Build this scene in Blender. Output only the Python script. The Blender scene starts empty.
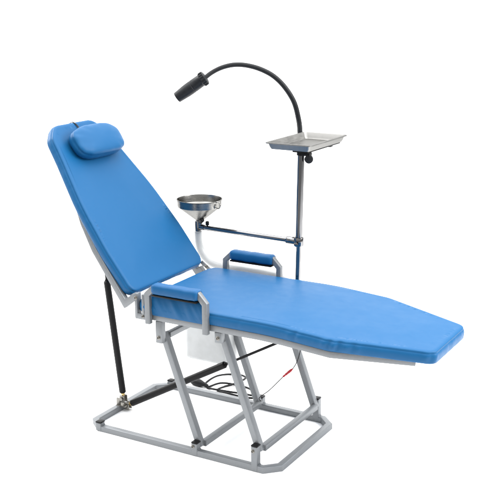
import bpy, bmesh, math, random
from mathutils import Vector, Matrix, noise, geometry
random.seed(4)
S = bpy.context.scene
COL = S.collection
V = Vector
PI = math.pi

# ------------------------------------------------------------------ materials
def nodes(name):
    m = bpy.data.materials.new(name); m.use_nodes = True
    nt = m.node_tree
    b = nt.nodes['Principled BSDF']
    return m, nt, b

def coords(nt, scale=(1, 1, 1)):
    tc = nt.nodes.new('ShaderNodeTexCoord'); mp = nt.nodes.new('ShaderNodeMapping')
    mp.inputs['Scale'].default_value = scale
    nt.links.new(tc.outputs['Object'], mp.inputs['Vector'])
    return mp.outputs['Vector']

def noise_tex(nt, vec, scale, detail=3, rough=.5):
    n = nt.nodes.new('ShaderNodeTexNoise')
    n.inputs['Scale'].default_value = scale; n.inputs['Detail'].default_value = detail
    n.inputs['Roughness'].default_value = rough
    nt.links.new(vec, n.inputs['Vector'])
    return n.outputs['Fac']

def ramp(nt, fac, lo, hi, p0=.3, p1=.7):
    r = nt.nodes.new('ShaderNodeMapRange')
    r.inputs['From Min'].default_value = p0; r.inputs['From Max'].default_value = p1
    r.inputs['To Min'].default_value = lo; r.inputs['To Max'].default_value = hi
    nt.links.new(fac, r.inputs['Value'])
    return r.outputs['Result']

def mixcol(nt, fac, a, b):
    m = nt.nodes.new('ShaderNodeMix'); m.data_type = 'RGBA'
    m.inputs['A'].default_value = (*a, 1); m.inputs['B'].default_value = (*b, 1)
    nt.links.new(fac, m.inputs['Factor'])
    return m.outputs['Result']

def bump(nt, b, h, strength, dist):
    n = nt.nodes.new('ShaderNodeBump')
    n.inputs['Strength'].default_value = strength; n.inputs['Distance'].default_value = dist
    nt.links.new(h, n.inputs['Height'])
    nt.links.new(n.outputs['Normal'], b.inputs['Normal'])
    return n

def vinyl(name, c0, c1, rough=.48):
    m, nt, b = nodes(name)
    v = coords(nt)
    big = noise_tex(nt, v, 7, 4, .55)
    nt.links.new(mixcol(nt, ramp(nt, big, 0, 1), c0, c1), b.inputs['Base Color'])
    nt.links.new(ramp(nt, noise_tex(nt, v, 23, 4), rough - .02, rough + .03), b.inputs['Roughness'])
    b.inputs['Specular IOR Level'].default_value = .22
    # leather grain over soft undulation
    vo = nt.nodes.new('ShaderNodeTexVoronoi'); vo.inputs['Scale'].default_value = 480
    nt.links.new(v, vo.inputs['Vector'])
    n1 = bump(nt, b, vo.outputs['Distance'], .12, .0008)
    n2 = nt.nodes.new('ShaderNodeBump'); n2.inputs['Strength'].default_value = .08; n2.inputs['Distance'].default_value = .006
    nt.links.new(noise_tex(nt, v, 16, 3, .5), n2.inputs['Height'])
    nt.links.new(n2.outputs['Normal'], n1.inputs['Normal'])
    return m

def metal(name, col, rough, metallic, brushed=None, var=.08, bumpd=.0006, nscale=60):
    m, nt, b = nodes(name)
    v = coords(nt, brushed or (1, 1, 1))
    f = noise_tex(nt, v, nscale, 5, .6)
    d = tuple(max(0, x * (1 - var)) for x in col); u = tuple(min(1, x * (1 + var)) for x in col)
    nt.links.new(mixcol(nt, ramp(nt, f, 0, 1), d, u), b.inputs['Base Color'])
    nt.links.new(ramp(nt, f, rough * .8, rough * 1.25), b.inputs['Roughness'])
    b.inputs['Metallic'].default_value = metallic
    if metallic > .5: b.inputs['Specular Tint'].default_value = (.42, .42, .42, 1)
    bump(nt, b, f, .25, bumpd)
    return m

def plain(name, col, rough, spec=.4, var=.15, nscale=90):
    m, nt, b = nodes(name)
    v = coords(nt); f = noise_tex(nt, v, nscale, 4)
    nt.links.new(mixcol(nt, ramp(nt, f, 0, 1), tuple(x * (1 - var) for x in col), tuple(x * (1 + var) for x in col)), b.inputs['Base Color'])
    nt.links.new(ramp(nt, f, rough * .85, rough * 1.15), b.inputs['Roughness'])
    b.inputs['Specular IOR Level'].default_value = spec
    bump(nt, b, f, .15, .0004)
    return m

def frosted(name, col, alpha, rough=.35):
    m, nt, b = nodes(name)
    v = coords(nt); f = noise_tex(nt, v, 14, 3)
    nt.links.new(mixcol(nt, ramp(nt, f, 0, 1), tuple(x * .96 for x in col), col), b.inputs['Base Color'])
    b.inputs['Roughness'].default_value = rough
    b.inputs['Subsurface Weight'].default_value = .0
    nt.links.new(ramp(nt, f, alpha * .9, alpha * 1.1), b.inputs['Alpha'])
    bump(nt, b, f, .2, .002)
    return m

M = dict(
    vinyl=vinyl('blue_vinyl', (.0031, .0785, .205), (.0033, .080, .208)),
    pad=vinyl('armrest_vinyl', (.0030, .073, .197), (.0032, .075, .202), .46),
    silver=metal('silver_painted_steel', (.185, .195, .204), .42, .45, nscale=140, var=.06),
    bright=metal('zinc_plated_fitting', (.24, .23, .21), .3, .9, nscale=80),
    chrome=metal('chromed_tube', (.22, .22, .225), .09, 1.0, var=.03, bumpd=.0001, nscale=40),
    steel=metal('brushed_stainless', (.26, .256, .245), .26, 1.0, brushed=(1, 1, 10), var=.06, bumpd=.0001, nscale=30),
    tray=metal('satin_stainless', (.27, .267, .258), .40, .95, brushed=(14, 1, 1), var=.05, bumpd=.0004, nscale=20),
    brass=metal('brass_fitting', (.60, .44, .20), .3, 1.0),
    black=plain('black_plastic', (.004, .004, .0045), .42, .18),
    lamp=plain('lamp_black_anodised', (.008, .009, .011), .45, .25),
    rubber=plain('black_rubber', (.008, .008, .009), .55, .2),
    red=plain('red_plastic', (.38, .012, .02), .4),
    white=frosted('frosted_polythene', (.57, .585, .585), .86),
    hose=frosted('clear_hose_plastic', (.42, .43, .43), .78, .25),
    lens=plain('lamp_lens', (.20, .21, .22), .08, .8),
)
mf, nt, b = nodes('studio_white')
v = coords(nt)
nt.links.new(mixcol(nt, ramp(nt, noise_tex(nt, v, 1.5, 3), 0, 1), (.93, .93, .93), (.945, .945, .945)), b.inputs['Base Color'])
b.inputs['Roughness'].default_value = .8; b.inputs['Specular IOR Level'].default_value = .2
M['floor'] = mf
M['concrete'] = plain('dark_studio_floor', (.20, .20, .20), .6, .3, .2, 6)

# ------------------------------------------------------------------ helpers
def finish(name, bm, mat, parent=None, loc=None, angle=35, bevel=0):
    bmesh.ops.recalc_face_normals(bm, faces=bm.faces)
    me = bpy.data.meshes.new(name)
    bm.to_mesh(me); bm.free()
    for p in me.polygons: p.use_smooth = True
    if angle < 180: me.set_sharp_from_angle(angle=math.radians(angle))
    o = bpy.data.objects.new(name, me); COL.objects.link(o)
    me.materials.append(mat)
    origin = V(loc) if loc is not None else None
    if origin is None:
        lo = V([min(w.co[i] for w in me.vertices) for i in range(3)]); hi = V([max(w.co[i] for w in me.vertices) for i in range(3)])
        origin = V(((lo.x + hi.x) / 2, (lo.y + hi.y) / 2, lo.z))
    me.transform(Matrix.Translation(-origin))
    wp = V((0, 0, 0)); q = parent
    while q: wp += q.location; q = q.parent
    o.parent = parent; o.location = origin - wp
    if bevel:
        md = o.modifiers.new('bevel', 'BEVEL'); md.width = bevel; md.segments = 2; md.limit_method = 'ANGLE'
    return o

def tag(o, label=None, cat=None, group=None, kind=None):
    if label: o['label'] = label
    if cat: o['category'] = cat
    if group: o['group'] = group
    if kind: o['kind'] = kind
    return o

def empty(name, loc, label, cat):
    o = bpy.data.objects.new(name, None); COL.objects.link(o); o.location = loc
    o.empty_display_size = .05
    return tag(o, label, cat)

def frame(t, up=None):
    t = t.normalized()
    up = V(up) if up is not None else (V((0, 0, 1)) if abs(t.z) < .95 else V((0, 1, 0)))
    a = up.cross(t)
    if a.length < 1e-6: a = V((1, 0, 0)).cross(t)
    a.normalize(); return a, t.cross(a).normalized()

def section(w, h, r=.003, seg=3):
    pts = []
    for cx, cy, a0 in ((w/2-r, h/2-r, 0), (-w/2+r, h/2-r, 90), (-w/2+r, -h/2+r, 180), (w/2-r, -h/2+r, 270)):
        for i in range(seg + 1):
            a = math.radians(a0 + 90 * i / seg); pts.append((cx + r*math.cos(a), cy + r*math.sin(a)))
    return pts

def circle(r, n=20):
    return [(r*math.cos(2*PI*i/n), r*math.sin(2*PI*i/n)) for i in range(n)]

def sweep(bm, path, sec, up=None, closed=False, scale=None):
    """sweep a section along a polyline with mitred joints"""
    path = [V(p) for p in path]; n = len(path)
    if up is None:
        nrm = V((0, 0, 0))
        for i in range(1, n - 1): nrm += (path[i]-path[i-1]).cross(path[i+1]-path[i])
        up = nrm.normalized() if nrm.length > 1e-7 else None
    rings = []
    for i in range(n):
        if closed: d0, d1 = path[i]-path[i-1], path[(i+1) % n]-path[i]
        else: d0 = path[i]-path[max(i-1, 0)] if i else path[1]-path[0]; d1 = path[i+1]-path[i] if i < n-1 else d0
        d0 = d0.normalized(); d1 = d1.normalized(); bis = (d0+d1).normalized()
        a, c = frame(d0, up)
        k = scale[i] if scale else 1
        ring = []
        for u, w in sec:
            p = path[i] + a*u*k + c*w*k
            den = d0.dot(bis)
            s = (path[i]-p).dot(bis)/den
            ring.append(bm.verts.new(p + d0*s))
        rings.append(ring)
    m = len(sec)
    for i in range(n if closed else n-1):
        A, B = rings[i], rings[(i+1) % n]
        for j in range(m): bm.faces.new((A[j], A[(j+1) % m], B[(j+1) % m], B[j]))
    if not closed:
        bm.faces.new(rings[0][::-1]); bm.faces.new(rings[-1])

def smooth_path(pts, per=8):
    pts = [V(p) for p in pts]; out = []
    P = [2*pts[0]-pts[1]] + pts + [2*pts[-1]-pts[-2]]
    for i in range(1, len(P)-2):
        for k in range(per):
            t = k/per; a, b_, c, d = P[i-1], P[i], P[i+1], P[i+2]
            out.append(.5*((2*b_)+(c-a)*t+(2*a-5*b_+4*c-d)*t*t+(3*b_-a-3*c+d)*t**3))
    out.append(pts[-1]); return out

def round_sweep(bm, path, r, n=14, closed=False, rad=None):
    """round tube with a parallel-transported frame"""
    path = [V(p) for p in path]; N = len(path); rings = []
    t = (path[1]-path[0]).normalized(); a, c = frame(t)
    for i in range(N):
        if closed: t2 = (path[(i+1) % N]-path[i-1]).normalized()
        else: t2 = (path[min(i+1, N-1)]-path[max(i-1, 0)]).normalized()
        q = t.rotation_difference(t2); a = q @ a; t = t2; c = t.cross(a)
        k = rad[i] if rad else r
        rings.append([bm.verts.new(path[i]+a*k*math.cos(2*PI*j/n)+c*k*math.sin(2*PI*j/n)) for j in range(n)])
    for i in range(N if closed else N-1):
        A, B = rings[i], rings[(i+1) % N]
        for j in range(n): bm.faces.new((A[j], A[(j+1) % n], B[(j+1) % n], B[j]))
    if not closed: bm.faces.new(rings[0][::-1]); bm.faces.new(rings[-1])

def lathe(bm, p0, axis, prof, n=32, closed_profile=False):
    p0 = V(p0); t = V(axis).normalized(); a, c = frame(t); rings = []
    for h, r in prof:
        if r < 1e-6: rings.append([bm.verts.new(p0+t*h)])
        else: rings.append([bm.verts.new(p0+t*h+(a*math.cos(2*PI*j/n)+c*math.sin(2*PI*j/n))*r) for j in range(n)])
    pairs = list(zip(rings, rings[1:]))
    if closed_profile: pairs.append((rings[-1], rings[0]))
    for A, B in pairs:
        for j in range(n):
            k = (j+1) % n
            if len(A) == 1 and len(B) == 1: continue
            if len(A) == 1: bm.faces.new((A[0], B[k], B[j]))
            elif len(B) == 1: bm.faces.new((A[j], A[k], B[0]))
            else: bm.faces.new((A[j], A[k], B[k], B[j]))
    if not closed_profile:
        if len(rings[0]) > 1: bm.faces.new(rings[0][::-1])
        if len(rings[-1]) > 1: bm.faces.new(rings[-1])

def box(bm, lo, hi, r=.0015):
    lo, hi = V(lo), V(hi); c = (lo+hi)/2
    g = bmesh.ops.create_cube(bm, size=1)
    bmesh.ops.scale(bm, vec=hi-lo, verts=g['verts']); bmesh.ops.translate(bm, vec=c, verts=g['verts'])
    if r:
        es = list({e for w in g['verts'] for e in w.link_edges})
        bmesh.ops.bevel(bm, geom=es, offset=r, segments=2, affect='EDGES', profile=.5)

def bolt(bm, p, axis, r=.0048, h=.004):
    lathe(bm, p, axis, [(-.001, r*1.5), (.0012, r*1.5), (.0012, r), (h, r*.95), (h+.001, r*.6), (h*.55, r*.5), (h*.55, 0)], 12)

def bolt_obj(p, axis, parent, r=.0048):
    bm = bmesh.new(); bolt(bm, p, axis, r); return finish('bolt', bm, M['bright'], parent)

# ------------------------------------------------------------------ upholstered pads
def round_outline(poly, rads, seg=8):
    """polygon with rounded corners -> list of 2D points"""
    n = len(poly); out = []
    for i in range(n):
        p = V(poly[i]).to_2d(); a = V(poly[i-1]).to_2d(); c = V(poly[(i+1) % n]).to_2d(); r = rads[i]
        d0 = (a-p).normalized(); d1 = (c-p).normalized()
        ang = d0.angle(d1)
        L = min(r/math.tan(ang/2), .48*(a-p).length, .48*(c-p).length)
        A = p+d0*L; B = p+d1*L
        for k in range(seg+1):
            t = k/seg; out.append(A*(1-t)**2 + p*2*t*(1-t) + B*t*t)
    return out

def resample(pts, step):
    n = len(pts); L = [0]
    for i in range(n): L.append(L[-1]+(pts[(i+1) % n]-pts[i]).length)
    N = max(16, int(L[-1]/step)); out = []; j = 0
    for k in range(N):
        s = L[-1]*k/N
        while L[j+1] < s: j += 1
        t = (s-L[j])/max(1e-9, L[j+1]-L[j]); out.append(pts[j].lerp(pts[(j+1) % n], t))
    return out

def smooth(t):
    t = min(1, max(0, t)); return t*t*(3-2*t)

def fill_top(bm, ring2d, ring, height, cell=.011):
    """close the top of a pad with an evenly triangulated sheet"""
    n = len(ring2d); pts = [V((p.x, p.y)) for p in ring2d]
    def inside(q):
        c = False; k = n-1
        for i in range(n):
            a, b_ = pts[i], pts[k]
            if (a.y > q.y) != (b_.y > q.y) and q.x < (b_.x-a.x)*(q.y-a.y)/(b_.y-a.y)+a.x: c = not c
            k = i
        return c
    x0, x1 = min(p.x for p in pts), max(p.x for p in pts); y0, y1 = min(p.y for p in pts), max(p.y for p in pts)
    inner = []; dist = []
    gx = int((x1-x0)/cell); gy = int((y1-y0)/cell)
    for a in range(1, gx):
        for b_ in range(1, gy):
            q = V((x0+(x1-x0)*(a+.5*(b_ % 2))/gx, y0+(y1-y0)*b_/gy))
            if inside(q):
                d = min((q-p).length for p in pts)
                if d > cell*.55: inner.append(q); dist.append(d)
    out, _, faces, orig, _, _ = geometry.delaunay_2d_cdt(pts+inner, [(i, (i+1) % n) for i in range(n)], [], 1, 1e-6, True)
    vs = []
    for k, o in enumerate(orig):
        if not o: vs.append(bm.verts.new(height(V(out[k]), 0))); continue
        o = o[0]
        vs.append(ring[o] if o < n else bm.verts.new(height(inner[o-n], dist[o-n])))
    for f in faces:
        try: bm.faces.new([vs[q] for q in f])
        except ValueError: pass

def pad(name, outline, thick, mp, mat, parent, er=.012, crown=.006, wrinkle=.0016, seed=0, creases=(), step=.005, seam=True):
    """upholstered cushion: outline in (s, y), thickness along n; mp(s, y, n) -> world"""
    pts = resample(outline, step); N = len(pts)
    c = sum(pts, V((0, 0)))/N
    nor = []
    for i in range(N):
        t = (pts[(i+1) % N]-pts[i-1]).normalized(); q = V((t.y, -t.x))
        if q.dot(pts[i]-c) < 0: q = -q
        nor.append(q)
    prof = []      # (inset, height)
    prof.append((er*1.3, 0)); prof.append((er*.25, 0)); prof.append((.0, .004))
    prof += [(-.0015, thick*.28), (-.0025, thick*.5), (-.0015, thick*.68)]
    if seam: prof += [(.0004, thick-er*.98), (.0020, thick-er*.80), (.0014, thick-er*.62)]
    for k in range(1, 6):
        a = k/5*PI/2
        prof.append((er*(1-math.cos(a))*1.15 + .0012, thick-er*.55+er*.55*math.sin(a)))
    bm = bmesh.new(); rings = []
    for inset, h in prof:
        ring = []
        for i in range(N):
            p = pts[i]; s = i*step
            k = math.sin(PI*min(1, max(0, h/thick)))
            w = wrinkle*k*(noise.noise(V((p.x*26+seed, p.y*26, h*14)))*1.1 + .7*noise.noise(V((p.x*75+seed, p.y*75, h*30))))
            for (cx, cy, amp) in creases:
                dd = ((p.x-cx-(h-thick/2)*.35)**2+(p.y-cy)**2)**.5
                w -= amp*math.exp(-(dd/.008)**2)*k - amp*.8*math.exp(-((dd-.018)/.010)**2)*k
            q = p - nor[i]*(inset-w)
            ring.append(bm.verts.new(mp(q.x, q.y, h)))
        rings.append(ring)
    i0 = prof[-1][0]
    def top(q, d): return mp(q.x, q.y, thick + crown*smooth((d-.022)/.12) + .0006*smooth((d-.03)/.10)*noise.noise(V((q.x*9+seed, q.y*9, 3.1))))
    for g in (.002, .005):
        last2 = [pts[i]-nor[i]*(i0+g) for i in range(N)]
        rings.append([bm.verts.new(top(q, g)) for q in last2])
    for A, B in zip(rings, rings[1:]):
        for j in range(N): bm.faces.new((A[j], A[(j+1) % N], B[(j+1) % N], B[j]))
    bm.faces.new(rings[0][::-1])
    fill_top(bm, last2, rings[-1], lambda q, d: top(q, d+.005))
    bmesh.ops.remove_doubles(bm, verts=bm.verts, dist=.00005)
    return finish(name, bm, mat, parent, angle=180)

# ------------------------------------------------------------------ layout (metres)
W = .5; T = .024; H = T/2
S0, S1, S2 = 0.0, .431, .677          # base posts along the long side
BZ = {S0: None, S1: .039, S2: .0785}  # pivot heights on the base
CAP = {S0: .0375, S1: .0525, S2: .097}
D, DZ = -.140, .386                   # leg vector from bottom pivot to top pivot
XN, CH = .706, .055
SQ = section(T, T)

chair = empty('dental_chair', (.32, .25, 0), 'blue reclining dental chair with silver folding frame, twin armrests and a chrome side pole', 'dental chair')

# base: one bent loop of square tube with short upright posts
bm = bmesh.new()
loop = [(0, H, H), (XN, H, H), (XN+CH-H, CH, H), (XN+CH-H, W-CH, H), (XN-.002, W-H, H), (0, W-H, H), (-.052, W-.058, H), (-.052, .052, H)]
sweep(bm, loop, SQ, up=(0, 0, 1), closed=True)
for x in (S0, S1, S2):
    for y in (H, W-H):
        e = .0006 if y < .2 else -.0006
        box(bm, (x-.0118, y-H-.0012*(y < .2)-.0004, .004 if y < .2 else .004), (x+.0118, y+H+.0004+.0012*(y > .2), CAP[x]-.003), .002)
for x in (S0, S1, S2):       # weld beads where the posts and the mitres join
    for y in (H, W-H):
        for sx in (-1, 1):
            q = [V((x+sx*.0122, y-H+.001+k*(T-.002)/10, T+.0006+.0005*math.sin(k*2.4+x*40))) for k in range(11)]
            round_sweep(bm, q, .0022, 8, rad=[.0019+.0006*math.sin(k*2.1+y*9) for k in range(11)])
base = finish('base_frame', bm, M['silver'], chair, loc=(.35, .25, 0))
for x in (S0, S1, S2):
    for y in (H, W-H):
        bm = bmesh.new(); box(bm, (x-.0128, y-.0132, CAP[x]-.0031), (x+.0128, y+.0132, CAP[x]+.0025), .0018)
        finish('post_cap', bm, M['black'], base)
for x in (S1, S2):
    bolt_obj((x-.004, -.0015, BZ[x]), (0, -1, 0), base)
    bolt_obj((x-.004, W+.0015, BZ[x]), (0, 1, 0), base)

# folding legs and their cross tubes
for x in (S1, S2):
    for y, s in ((T+H+.0015, 1), (W-T-H-.0015, -1)):
        d = V((D, 0, DZ)).normalized()
        bm = bmesh.new()
        sweep(bm, [V((x, y, BZ[x]))-d*.012, V((x+D, y, BZ[x]+DZ))+d*.011], section(T, .0265), up=(0, 1, 0))
        leg = finish('leg', bm, M['silver'], chair)
        bm = bmesh.new(); bolt(bm, (x, y+s*H, BZ[x]+.002), (0, s, 0), .0052, .005)
        finish('bolt', bm, M['bright'], leg)
    bm = bmesh.new()
    sweep(bm, [(x+.010, T+.004+T*.8, BZ[x]-.0035), (x+.010, W-T*1.8-.004, BZ[x]-.0035)], section(.022, .022), up=(0, 0, 1))
    finish('cross_tube', bm, M['silver'], chair)
bm = bmesh.new()
sweep(bm, [(S1+D+.006, 2*T+.002, BZ[S1]+DZ-.002), (S1+D+.006, W-2*T-.002, BZ[S1]+DZ-.002)], section(T*.9, T*.9), up=(0, 0, 1))
finish('cross_tube', bm, M['silver'], chair)

# seat frame: follows the slightly drooping leg rest
def droop(x):      # height offset of the seat line along x
    k = .073
    x0, x1 = .68, .80
    if x < x0: return 0
    if x > x1: return -k*(x-(x0+x1)/2)
    t = (x-x0)/(x1-x0); return -k*(x1-x0)/2*t*t
RZ = .4975          # centre height of the seat rails
bm = bmesh.new()
for sgn, y0 in ((1, H), (-1, W-H)):
    P = [(.262, y0, RZ), (.70, y0, RZ+droop(.70)), (.78, y0, RZ+droop(.78)), (.955, y0, RZ+droop(.955)), (1.205, y0+sgn*.105, RZ+droop(1.205)+.002)]
    sweep(bm, P, SQ, up=(0, 1, 0))
    for x, z0 in ((S1+D, .404), (S2+D, .4475)):
        box(bm, (x-.0135, y0-H-.0005, z0), (x+.0135, y0+H, RZ-H-.0002), .002)
for x in (.273, .765):
    sweep(bm, [(x, T, RZ+droop(x)), (x, W-T, RZ+droop(x))], SQ, up=(0, 0, 1))
x = 1.17
sweep(bm, [(x, .108, RZ+droop(x)), (x, W-.108, RZ+droop(x))], section(T*.9, T*.9), up=(0, 0, 1))
box(bm, (.27, .0225, RZ+H-.006), (.76, W-.0225, RZ+H-.001), 0)     # plywood seat board edge
seatf = finish('seat_frame', bm, M['silver'], chair)
bm = bmesh.new(); box(bm, (0.295, .080, .4655), (0.355, .104, .4855), .003); finish('release_lever', bm, M['black'], seatf)
for x, z in ((S1+D, .425), (S2+D, .465)):
    bolt_obj((x, -.0006, z), (0, -1, 0), seatf, .0052); bolt_obj((x, W+.0006, z), (0, 1, 0), seatf, .0052)

# seat cushion
TH = .043
SB = RZ+H+.001
out = round_outline([(.200, -.006), (.955, -.006), (1.275, .100), (1.275, .400), (.955, .506), (.200, .506)],
                    [.045, .07, .042, .042, .10, .05])
def seat_map(s, y, n): return V((s, y, SB+n+droop(s)))
pad('seat_cushion', out, TH, seat_map, M['vinyl'], chair, er=.0105, crown=.003, wrinkle=.0016, seed=3,
    creases=((.832, -.006, .0040), (.955, -.004, .0050), (.985, .004, .0045), (1.03, .018, .003), (1.262, .098, .003), (.62, -.006, .0015)))

# backrest
A = math.radians(52); XB, ZB = .17, .58; BT = .040
dS = V((-math.cos(A), 0, math.sin(A))); dN = V((math.sin(A), 0, math.cos(A)))
def back_map(s, y, n): return V((XB, y, ZB)) + dS*s + dN*(n-BT)
half = [(-.012, .238), (.17, .240), (.36, .222), (.55, .178), (.645, .160), (.695, .110)]
poly = [(s, .25-h) for s, h in half] + [(s, .25+h) for s, h in reversed(half)]
out = round_outline(poly, [.042, .5, .9, .5, .06, .06, .06, .06, .5, .9, .5, .042], 8)
pad('back_cushion', out, BT, back_map, M['vinyl'], chair, er=.0105, crown=.003, wrinkle=.0012, seed=11,
    creases=((.28, .013, .0012), (.0, .012, .0016)))

bm = bmesh.new()
def bp(s, y, n): return back_map(s, y, n)
ho = V((0, 0, 0))
for y0, sg in ((.012, 1), (W-.012, -1)):
    P = [bp(.60, y0+sg*.150, -H-.001), bp(.31, y0+sg*.040, -H-.001), bp(.20, y0+sg*.014, -H-.001), bp(-.026, y0, -H-.001), bp(-.026, y0, .045 if sg > 0 else .014)]
    sweep(bm, P, SQ, up=(0, 1, 0))
sweep(bm, [bp(.59, .15, -H-.0012), bp(.59, .35, -H-.0012)], SQ, up=dN)
sweep(bm, [bp(.40, .10, -H-.0012), bp(.40, .40, -H-.0012)], SQ, up=dN)
sweep(bm, [bp(.02, .03, -H-.0012), bp(.02, .47, -H-.0012)], SQ, up=dN)
backf = finish('back_frame', bm, M['silver'], chair)

# hinge plates between back frame and seat frame, one each side
for y, sg in ((-.004, -1), (W+.004, 1)):
    bm = bmesh.new(); bm_d = bmesh.new()
    yo = y
    for x0, x1 in ((.196, .207), (.226, .237)):
        box(bm, (x0, yo-.004, .488), (x1, yo+.022 if sg < 0 else yo+.004, .577 if sg < 0 else .540), .001)
    box(bm, (.196, yo-.0035, .484), (.262, yo+.0035, .505), .001)
    h = finish('hinge_bracket', bm, M['silver'], chair)
    if sg > 0:
        sweep(bm_d, [(.160, W-.012, .570), (.186, W-.012, .552), (.226, W-.010, .520)], section(.016, .005, .001, 1), up=(0, 1, 0))
        finish('link_plate', bm_d, M['silver'], h)
        for q in ((.190, W-.021, .556), (.206, W-.021, .545)): bolt_obj(q, (0, -1, 0), h, .005)
    bolt_obj((.202, yo+sg*.004, .562 if sg < 0 else .53), (0, sg, 0), h, .0045)
    bolt_obj((.231, yo+sg*.004, .497), (0, sg, 0), h, .004)

# armrests: bent flat bar with a blue pad
for y, sg in ((-.0135, -1), (W+.0135, 1)):
    z0 = .478
    P = [(.259, y, z0), (.259, y, .590), (.290, y, .6155), (.478, y, .6155), (.498, y, .590), (.498, y, z0)]
    P = [(.259, y, z0), (.259, y, .586), (.289, y, .614), (.470, y, .614), (.498, y, .584), (.498, y, z0)]
    bm = bmesh.new(); sweep(bm, P, section(.021, .020, .0035), up=(0, 1, 0))
    arm = finish('armrest', bm, M['silver'], chair)
    bm = bmesh.new()
    n = 24; L0, L1 = .286, .473
    path = []; rad = []
    sec = []
    for j in range(28):
        a = 2*PI*j/28; ca, sa = math.cos(a), math.sin(a)
        sec.append((.0225*math.copysign(abs(ca)**.6, ca), .0195*math.copysign(abs(sa)**.6, sa)))
    sc = []
    for i in range(n+1):
        t = i/n; path.append((L0+(L1-L0)*t, y, .611 + .0012*noise.noise(V((t*6+sg, 1, 2)))))
        e = min(t, 1-t)*(L1-L0)
        sc.append((.80+.20*min(1, e/.008)**.5)*(1+.03*noise.noise(V((t*9, sg*3, 0)))))
    sweep(bm, path, sec, up=(0, 0, 1), scale=sc)
    finish('arm_pad', bm, M['pad'], arm, angle=60)
    bm = bmesh.new(); box(bm, (.288, y-.0200, .5865), (.472, y+.0200, .5925), .001)
    finish('pad_base', bm, M['black'], arm)

# vinyl skirt under the near armrest
bm = bmesh.new(); g = []
nx, nz = 60, 22
for f in (0, 1):
    for k in range(nz+1):
        row = []
        for i in range(nx+1):
            x = .2705+(.4865-.2705)*i/nx; z = .5065+(.582-.5065)*k/nz; t = k/nz
            e = math.sin(PI*t)**.6
            w_ = (.0062*noise.noise(V((x*22+z*8, z*6, 2)))+.0016*noise.noise(V((x*60+z*30, z*12, 7))))
            yy = -.0035-.006*e-w_*e if f == 0 else .006
            row.append(bm.verts.new((x, yy, z)))
        g.append(row)
n1 = nz+1
for f in (0, 1):
    for k in range(nz):
        for i in range(nx):
            A_ = g[f*n1+k]; B_ = g[f*n1+k+1]; bm.faces.new((A_[i], A_[i+1], B_[i+1], B_[i]))
for i in range(nx):
    for k in (0, nz): bm.faces.new((g[k][i], g[k][i+1], g[n1+k][i+1], g[n1+k][i]))
for k in range(nz):
    for i in (0, nx): bm.faces.new((g[k][i], g[k+1][i], g[n1+k+1][i], g[n1+k][i]))
finish('side_skirt', bm, M['vinyl'], chair, angle=60)

# gas struts
def strut(a, b_, c, ra=.0133):
    a, b_, c = V(a), V(b_), V(c); d = (b_-a).normalized()
    L = (b_-a).length
    bm = bmesh.new()
    lathe(bm, a, d, [(0, ra*.8), (.003, ra), (L-.004, ra), (L, ra*.75)], 24)
    o = finish('gas_strut', bm, M['black'], chair)
    bm = bmesh.new(); lathe(bm, b_-d*.002, d, [(0, .0052), ((c-b_).length, .0052)], 14)
    lathe(bm, b_-d*.001, d, [(0, .008), (.006, .0075)], 14)
    finish('rod', bm, M['black'], o)
    bm = bmesh.new(); lathe(bm, a-d*.012, d, [(0, .006), (.0125, .006)], 14); lathe(bm, a-d*.006, d, [(0, .0085), (.004, .0085)], 6)
    finish('end_fitting', bm, M['brass'], o)
    bm = bmesh.new()
    e = a-d*.022
    for s in (-1, 1):
        box(bm, e+V((-.011, s*.0095-.002, -.016)), e+V((.011, s*.0095+.002, .012)), .001)
    lathe(bm, e+V((0, -.016, 0)), (0, 1, 0), [(0, .004), (.032, .004)], 12)
    lathe(bm, e+V((0, -.019, 0)), (0, 1, 0), [(0, .0075), (.005, .0075)], 6)
    finish('clevis', bm, M['bright'], o)
    return o
st1 = strut((-.0385, .207, .075), (-.094, .207, .528), (-.130, .207, .835))
st2 = strut((-.004, .218, .033), (.431, .22, .277), (.77, .222, .476))
# anchor lug on the base that both struts pivot on
bm = bmesh.new(); box(bm, (-.060, .187, .0225), (-.016, .229, .027), .001)
box(bm, (-.058, .190, .027), (-.042, .196, .055), .001); box(bm, (-.030, .222, .008), (-.012, .228, .030), .001)
finish('strut_lug', bm, M['bright'], chair)

# chrome pole beside the seat and its side arm
PB, PM, PT = V((.5615, .54, .455)), V((.5665, .54, .690)), V((.5745, .54, 1.036))
bm = bmesh.new()
d = (PT-PB).normalized()
lathe(bm, PB, d, [(0, .0098), ((PM-PB).length, .0098)], 28)
lathe(bm, PM, d, [(-.012, .0098), (-.012, .0128), ((PT-PM).length-.002, .0128), ((PT-PM).length, .011)], 28)
pole = finish('support_pole', bm, M['chrome'], chair)
bm = bmesh.new()
lathe(bm, PM-d*.016, d, [(0, .0175), (.002, .0185), (.030, .0185), (.032, .0175)], 24)
lathe(bm, PM+V((-.052, .001, .001)), (1, 0, 0), [(0, .0135), (.002, .0145), (.036, .0145), (.040, .012)], 24)
clamp = finish('clamp', bm, M['chrome'], pole)
bm = bmesh.new(); lathe(bm, PM+V((0, -.017, -.006)), (.3, -1, 0), [(0, .004), (.006, .004), (.006, .008), (.013, .008), (.014, .006)], 14)
finish('clamp_screw', bm, M['chrome'], pole)
bm = bmesh.new(); box(bm, (.540, W-.0005, .462), (.583, .528, .512), .003); lathe(bm, (.5622, .54, .458), (0, 0, 1), [(0, .0165), (.052, .0165)], 20)
finish('pole_socket', bm, M['silver'], pole)
bm = bmesh.new(); AL = V((.118, .552, .693)); AR = PM+V((-.03, .001, .001))
lathe(bm, AL, AR-AL, [(0, .0085), (.004, .0098), ((AR-AL).length, .0098)], 24)
arm = finish('side_arm', bm, M['chrome'], chair)
bm = bmesh.new(); CX, CY = .1065, .552
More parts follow.
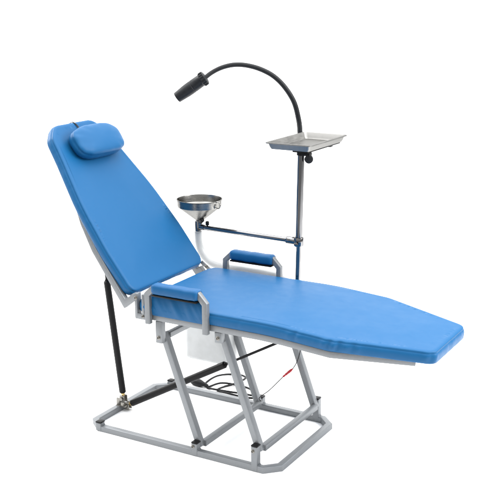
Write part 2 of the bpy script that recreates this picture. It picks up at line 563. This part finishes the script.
lathe(bm, (CX, CY, .6655), (0, 0, 1), [(0, .0118), (.001, .0128), (.050, .0128), (.052, .0118)], 24)
lathe(bm, (CX, CY, .6935), (1, 0, .0), [(.010, .0118), (.030, .0118)], 20)
finish('sleeve', bm, M['chrome'], arm)
for p, ax, s in (((CX+.012, CY-.008, .714), (.75, -.35, .55), 1), ((CX+.047, CY-.004, .700), (.1, -.2, 1), .8)):
    bm = bmesh.new(); lathe(bm, p, ax, [(0, .004*s), (.010*s, .004*s), (.010*s, .0095*s), (.026*s, .0095*s), (.028*s, .007*s)], 12)
    finish('lock_knob', bm, M['black'], arm)

# headrest pillow
def hp(u, w, n):   # centre on the back cushion
    return back_map(.582+w, .272+u, BT+.004+n*.86)
out = []
for i in range(120):
    a = 2*PI*i/120; ca, sa = math.cos(a), math.sin(a)
    x = .138*math.copysign(abs(ca)**.62, ca); y = .066*math.copysign(abs(sa)**.66, sa)
    out.append((x, y + .010*math.cos(x/.142*PI*.5)*0))
bm = bmesh.new(); rings = []
prof = [(.60, -.0), (.84, .001), (.93, .008), (.975, .020), (.99, .032), (.985, .040), (.965, .0475), (.974, .0505), (.955, .0560), (.915, .0615), (.85, .0655), (.74, .0690), (.60, .0715), (.44, .0733), (.28, .0745), (.12, .075), (.04, .0752)]
for k, h in prof:
    ring = []
    for i, (x, y) in enumerate(out):
        w = (.0020+.0022*smooth((-x*k-.05)/.06))*noise.noise(V((x*k*34, y*k*34, h*30)))*(1 if k > .6 else k)
        kk = k if k > .75 else k
        ring.append(bm.verts.new(hp(x*kk*(1+w*4), y*kk*(1+w*8), h*(1-.10*(x/.142*kk)**2)+w)))
    rings.append(ring)
for Aa, B in zip(rings, rings[1:]):
    for j in range(len(Aa)): bm.faces.new((Aa[j], Aa[(j+1) % 120], B[(j+1) % 120], B[j]))
bm.faces.new(rings[0][::-1]); bm.faces.new(rings[-1])
head = finish('headrest', bm, M['vinyl'], chair, angle=180)
bm = bmesh.new()
P = [back_map(.640, .256, BT+.0062), back_map(.680, .252, BT+.004), back_map(.697, .250, BT-.004), back_map(.7005, .249, BT*.5), back_map(.695, .249, -.002)]
sweep(bm, P, section(.007, .0016, .0005, 1), up=dN+dS*.6)
finish('strap', bm, M['rubber'], head)

# ------------------------------------------------------------------ spittoon funnel
bm = bmesh.new()
FZ = .7175
prof_out = [(-.030, .0095), (0, .0105), (.0585, .0840), (.061, .0868), (.0872, .0890), (.0890, .0918), (.0910, .0918)]
prof_in = [(.0910, .0882), (.0872, .0872), (.062, .0850), (.0595, .0824), (.0015, .0088), (-.030, .0078)]
lathe(bm, (CX+.0085, CY, FZ), (0, 0, 1), prof_out+prof_in, 64, closed_profile=True)
fun = finish('spittoon_funnel', bm, M['steel'], None, loc=(CX+.0085, CY, FZ-.03), angle=30)
tag(fun, 'round stainless steel spittoon funnel set in the left end of the horizontal chrome arm', 'funnel')
bm = bmesh.new()
c0 = V((CX+.0085+.0975, CY-.018, .795))
round_sweep(bm, [c0+V((math.cos(a)*.0135, -.004*math.cos(a), math.sin(a)*.0135)) for a in [2*PI*i/24 for i in range(24)]], .002, 8, True)
box(bm, c0+V((-.016, -.006, -.014)), c0+V((-.010, .006, .004)), .001)
finish('hanging_ring', bm, M['steel'], fun)

# drain hose
hp_ = smooth_path([(CX, CY, .676), (CX, CY, .652), (.110, .553, .618), (.122, .554, .588), (.146, .556, .562), (.180, .557, .546), (.24, .558, .540), (.32, .558, .540), (.42, .559, .538), (.49, .556, .528), (.530, .545, .480), (.515, .535, .430), (.45, .525, .395), (.38, .500, .400), (.330, .470, .418), (.300, .455, .421)], 8)
bm = bmesh.new(); round_sweep(bm, hp_, .0160, 18)
tag(finish('drain_hose', bm, M['hose'], None, angle=180), 'pale translucent drain hose curving down from the funnel and along behind the far armrest', 'hose')

# waste tank
bm = bmesh.new()
lo, hi = (.136, .385, .190), (.330, .520, .400)
g = bmesh.ops.create_cube(bm, size=1)
bmesh.ops.scale(bm, vec=V(hi)-V(lo), verts=g['verts']); bmesh.ops.translate(bm, vec=(V(lo)+V(hi))/2, verts=g['verts'])
bmesh.ops.bevel(bm, geom=bm.edges[:], offset=.022, segments=5, affect='EDGES', profile=.5)
tank = finish('waste_tank', bm, M['white'], None, angle=60)
tag(tank, 'frosted white plastic waste tank hanging under the seat behind the silver legs', 'tank')
bm = bmesh.new(); lathe(bm, (.285, .452, .398), (0, 0, 1), [(0, .026), (.002, .028), (.020, .028), (.022, .026)], 28)
finish('tank_cap', bm, M['black'], tank)
bm = bmesh.new(); box(bm, (.150, .395, .401), (.235, .420, .4865), .003)
finish('hanger', bm, M['black'], tank)

# ------------------------------------------------------------------ instrument tray
TX0, TX1, TY0, TY1, TZ = .446, .638, .488, .815, 1.066
tray = None
def rrect(x0, x1, y0, y1, r, seg=6):
    pts = []
    for cx, cy, a0 in ((x1-r, y1-r, 0), (x0+r, y1-r, 90), (x0+r, y0+r, 180), (x1-r, y0+r, 270)):
        for i in range(seg+1):
            a = math.radians(a0+90*i/seg); pts.append((cx+r*math.cos(a), cy+r*math.sin(a)))
    return pts
bm = bmesh.new(); rings = []
for off, z, r in ((.0, -.004, .016), (0, 0, .016), (-.007, .0005, .012), (-.009, -.002, .011), (-.014, -.018, .010), (-.018, -.0245, .009), (-.026, -.0262, .006),
                  (-.026, -.0274, .006), (-.0172, -.0256, .010), (-.0130, -.0185, .011), (-.0078, -.003, .012), (-.0065, -.0010, .012), (-.0012, -.0014, .015), (-.0012, -.004, .015)):
    rings.append([bm.verts.new((x, y, TZ+z)) for x, y in rrect(TX0-off, TX1+off, TY0-off, TY1+off, r)] if 0 else
                 [bm.verts.new((x, y, TZ+z)) for x, y in rrect(TX0-off, TX1+off, TY0-off, TY1+off, r)])
n = len(rings[0])
for i in range(len(rings)):
    Aa, B = rings[i], rings[(i+1) % len(rings)]
    if i == 6: continue
    for j in range(n): bm.faces.new((Aa[j], Aa[(j+1) % n], B[(j+1) % n], B[j]))
bm.faces.new(rings[6]); bm.faces.new(rings[7][::-1])
tray = finish('instrument_tray', bm, M['tray'], None, loc=(PT.x, PT.y, TZ-.028), angle=40)
tag(tray, 'empty rectangular stainless steel instrument tray on top of the chrome pole', 'tray')
bm = bmesh.new(); box(bm, (.548, .520, TZ-.0335), (.612, .80, TZ-.0278), .001)
lathe(bm, PT-d*.016, d, [(0, .0150), (.001, .0165), (.020, .0165), (.021, .015)], 22)
box(bm, (.586, .528, TZ-.046), (.614, .552, TZ-.0334), .002)
finish('tray_clamp', bm, M['black'], tray)
bm = bmesh.new(); lathe(bm, (.606, .545, 1.026), (0.1, -.25, -1), [(0, .004), (.008, .004)], 10)
lathe(bm, (.606, .541, 1.0085), (.45, -1, -.1), [(-.006, .012), (-.005, .0155), (.004, .0165), (.009, .0155), (.011, .012)], 18)
finish('clamp_knob', bm, M['lamp'], tray)

# ------------------------------------------------------------------ gooseneck lamp
gp = smooth_path([(.420, .832, 1.012), (.420, .83, 1.061), (.426, .805, 1.115), (.418, .78, 1.185), (.389, .755, 1.245), (.352, .73, 1.288), (.306, .705, 1.315), (.259, .68, 1.329), (.218, .655, 1.331), (.180, .63, 1.321), (.150, .605, 1.303), (.129, .577, 1.280)], 34)
rad = []
for i in range(len(gp)):
    t = i/(len(gp)-1); rad.append((.0110-.0022*t)*(1 + .045*math.sin(i*PI/1.5)))
lamp = empty('gooseneck_lamp', (.420, .832, 1.012), 'black examination lamp on a long curved gooseneck rising behind the tray', 'lamp')
bm = bmesh.new(); round_sweep(bm, gp, .011, 14, rad=rad)
finish('gooseneck', bm, M['lamp'], lamp, angle=180)
bm = bmesh.new(); lathe(bm, (.420, .832, 1.004), (0, 0, 1), [(0, .0165), (.001, .0175), (.034, .0175), (.036, .015)], 20)
box(bm, (.425, .822, 1.010), (.560, .842, 1.018), .001); box(bm, (.545, .800, 1.018), (.565, .842, 1.0324), .001)
finish('mount_arm', bm, M['lamp'], lamp)
q0, q1 = V((.132, .575, 1.282)), V((.034, .530, 1.207)); ax = q1-q0; L = ax.length
bm = bmesh.new()
lathe(bm, q0, ax, [(-.010, .010), (-.008, .020), (-.006, .0265), (.012, .0275), (.014, .0255), (.016, .0245), (.052, .0252), (.053, .0243), (.055, .0243), (.056, .0252), (L*.62, .0250), (L-.001, .0212), (L, .0205), (L, .0175), (L-.006, .0170), (L-.006, 0)], 40)
hd = finish('lamp_head', bm, M['lamp'], lamp, angle=28)
bm = bmesh.new(); lathe(bm, q0, ax, [(L-.0055, .0166), (L-.003, .012), (L-.002, 0)], 30)
finish('lens', bm, M['lens'], hd)
bm = bmesh.new()
for k in range(18):
    a = 2*PI*k/18; t = ax.normalized(); aa, cc = frame(t)
    r = aa*math.cos(a)+cc*math.sin(a)
    sweep(bm, [q0+r*.0272-t*.004, q0+r*.0280+t*.010], section(.004, .003, .0008, 1))
finish('grip_ring', bm, M['lamp'], hd)

# ------------------------------------------------------------------ power cord on the floor
def zc(r): return r+.0005
cord = empty('power_cord', (.16, .62, 0), 'tangled black power cord with a plug lying on the floor beyond the base frame', 'cord')
R = .0042
P = [(.135, .555), (.18, .545), (.24, .565), (.30, .575), (.345, .565), (.35, .60), (.27, .64), (.17, .62), (.13, .565), (.10, .60), (.11, .68), (.16, .745), (.215, .735), (.225, .66), (.19, .60), (.185, .555), (.25, .535), (.33, .545), (.375, .565), (.40, .560)]
P3 = [V((x, y, zc(R)+.006*(i % 3 == 1))) for i, (x, y) in enumerate(P)]
bm = bmesh.new(); round_sweep(bm, smooth_path(P3, 10), R, 10)
finish('cable', bm, M['rubber'], cord, angle=180)
bm = bmesh.new(); lathe(bm, (.050, .568, .0165), (.080, -.013, 0), [(0, .008), (.004, .0135), (.020, .0165), (.045, .0160), (.065, .0105), (.090, .005)], 20)
finish('plug', bm, M['rubber'], cord)
lead = empty('clip_lead', (.40, .555, 0), 'thin dark lead with a red connector rising from the floor to the seat underside', 'lead')
LP = [(.395, .556, .0035), (.43, .50, .025), (.466, .41, .081), (.515, .40, .126), (.555, .40, .170), (.5775, .40, .1955)]
LP2 = [(.6175, .40, .2345), (.633, .40, .262), (.648, .40, .310), (.660, .405, .400), (.668, .41, .476)]
bm = bmesh.new(); round_sweep(bm, smooth_path(LP, 8), .0017, 8); round_sweep(bm, smooth_path(LP2, 8), .0017, 8)
finish('wire', bm, M['rubber'], lead, angle=180)
bm = bmesh.new(); e0, e1 = V(LP[-1]), V(LP2[0])
lathe(bm, e0, e1-e0, [(-.003, .002), (0, .0042), (.012, .0034), (.016, .0054), (.024, .0042), (.030, .0055), (.044, .0050), (.050, .0034), ((e1-e0).length, .002)], 14)
finish('connector', bm, M['red'], lead)

# ------------------------------------------------------------------ studio floor and white paper sweep
bm = bmesh.new()
bmesh.ops.create_circle(bm, cap_ends=True, radius=40, segments=96)
fl = finish('floor', bm, M['concrete'], None, loc=(0, 0, 0)); tag(fl, kind='structure'); fl.location.z = -.006
ax_ = V((-.5, .866, 0)); lat = V((.866, .5, 0)); c0 = V((.35, .25, 0))
prof = [(-1.5, -.0)] + [(x, 0) for x in (-.6, 0, .6, 1.2, 2, 3, 3.8)]
for k in range(1, 13):
    a = k/12*PI/2; prof.append((3.8+1.5*math.sin(a), 1.5*(1-math.cos(a))))
prof.append((5.3, 4.2))
bm = bmesh.new(); rows = []
for d_, z_ in prof: rows.append([bm.verts.new(c0+ax_*(d_ if d_ > -1 or q < .4 else -3.2)+lat*q+V((0, 0, z_))) for q in (-4.5-min(3, max(0, d_*1.2)), -2, .2, .9, 4.5+min(3, max(0, d_*1.2)))])  # right front edge added out of view, to reflect bright in the chrome pole
for Aa, B in zip(rows, rows[1:]):
    for j in range(4): bm.faces.new((Aa[j], Aa[j+1], B[j+1], B[j]))
bdp = finish('backdrop', bm, M['floor'], None, loc=(0, 0, 0), angle=180); tag(bdp, kind='structure')
md = bdp.modifiers.new('thickness', 'SOLIDIFY'); md.thickness = .003; md.offset = 0

# ------------------------------------------------------------------ light
w = bpy.data.worlds.new('World'); S.world = w; w.use_nodes = True
bg = w.node_tree.nodes['Background']
bg.inputs['Color'].default_value = (1, 1, 1, 1); bg.inputs['Strength'].default_value = .72

def area(name, loc, target, size, power):
    l = bpy.data.lights.new(name, 'AREA'); l.shape = 'RECTANGLE'; l.size, l.size_y = size; l.energy = power
    o = bpy.data.objects.new(name, l); COL.objects.link(o); o.location = loc
    o.rotation_euler = (V(target)-V(loc)).to_track_quat('-Z', 'Y').to_euler()
    return o
area('key_or_fill_softbox', c0+ax_*.6+lat*.6+V((0, 0, 5.4)), c0+ax_*.6+lat*.6, (10, 9), 1080)
area('key_or_fill_softbox', c0+lat*2.9-ax_*.7+V((0, 0, 2.3)), c0+V((0, 0, .2)), (2.2, 1.6), 125)
area('key_or_fill_softbox', c0-lat*2.9+ax_*1.6+V((0, 0, 2.3)), c0+V((0, 0, .1)), (2.2, 1.6), 120)  # added unseen fill light, whitens the shaded floor under the seat
area('key_or_fill_softbox', c0-ax_*2.4-lat*1.2+V((0, 0, 2.9)), c0+V((0, 0, .2)), (2.6, 1.8), 18)  # added weak fill from the camera side, lifts floor and near faces

# ------------------------------------------------------------------ camera
cd = bpy.data.cameras.new('camera'); cam = bpy.data.objects.new('camera', cd); COL.objects.link(cam)
c = V((2.26973, -2.77753, 1.62729))
r = V((.86592, .50015, -.00547)).normalized()
pit, yaw, rol = .254593615, -.523812708, -.00565298
fw = V((math.sin(yaw)*math.cos(pit), math.cos(yaw)*math.cos(pit), -math.sin(pit)))
r0 = V((math.cos(yaw), -math.sin(yaw), 0)); u0 = r0.cross(fw)
r = r0*math.cos(rol)+u0*math.sin(rol); u = u0*math.cos(rol)-r0*math.sin(rol)
m = Matrix((r, u, -fw)).transposed().to_4x4(); m.translation = c
cam.matrix_world = m
cd.sensor_width = 36; cd.lens = 36*1014.4586/500; cd.clip_start = .05; cd.clip_end = 300
S.camera = cam
S.view_settings.view_transform = 'Standard'; S.view_settings.look = 'None'
S.view_settings.exposure = 0; S.view_settings.gamma = 1
S.cycles.use_denoising = True
S.cycles.max_bounces = 10; S.cycles.transparent_max_bounces = 16
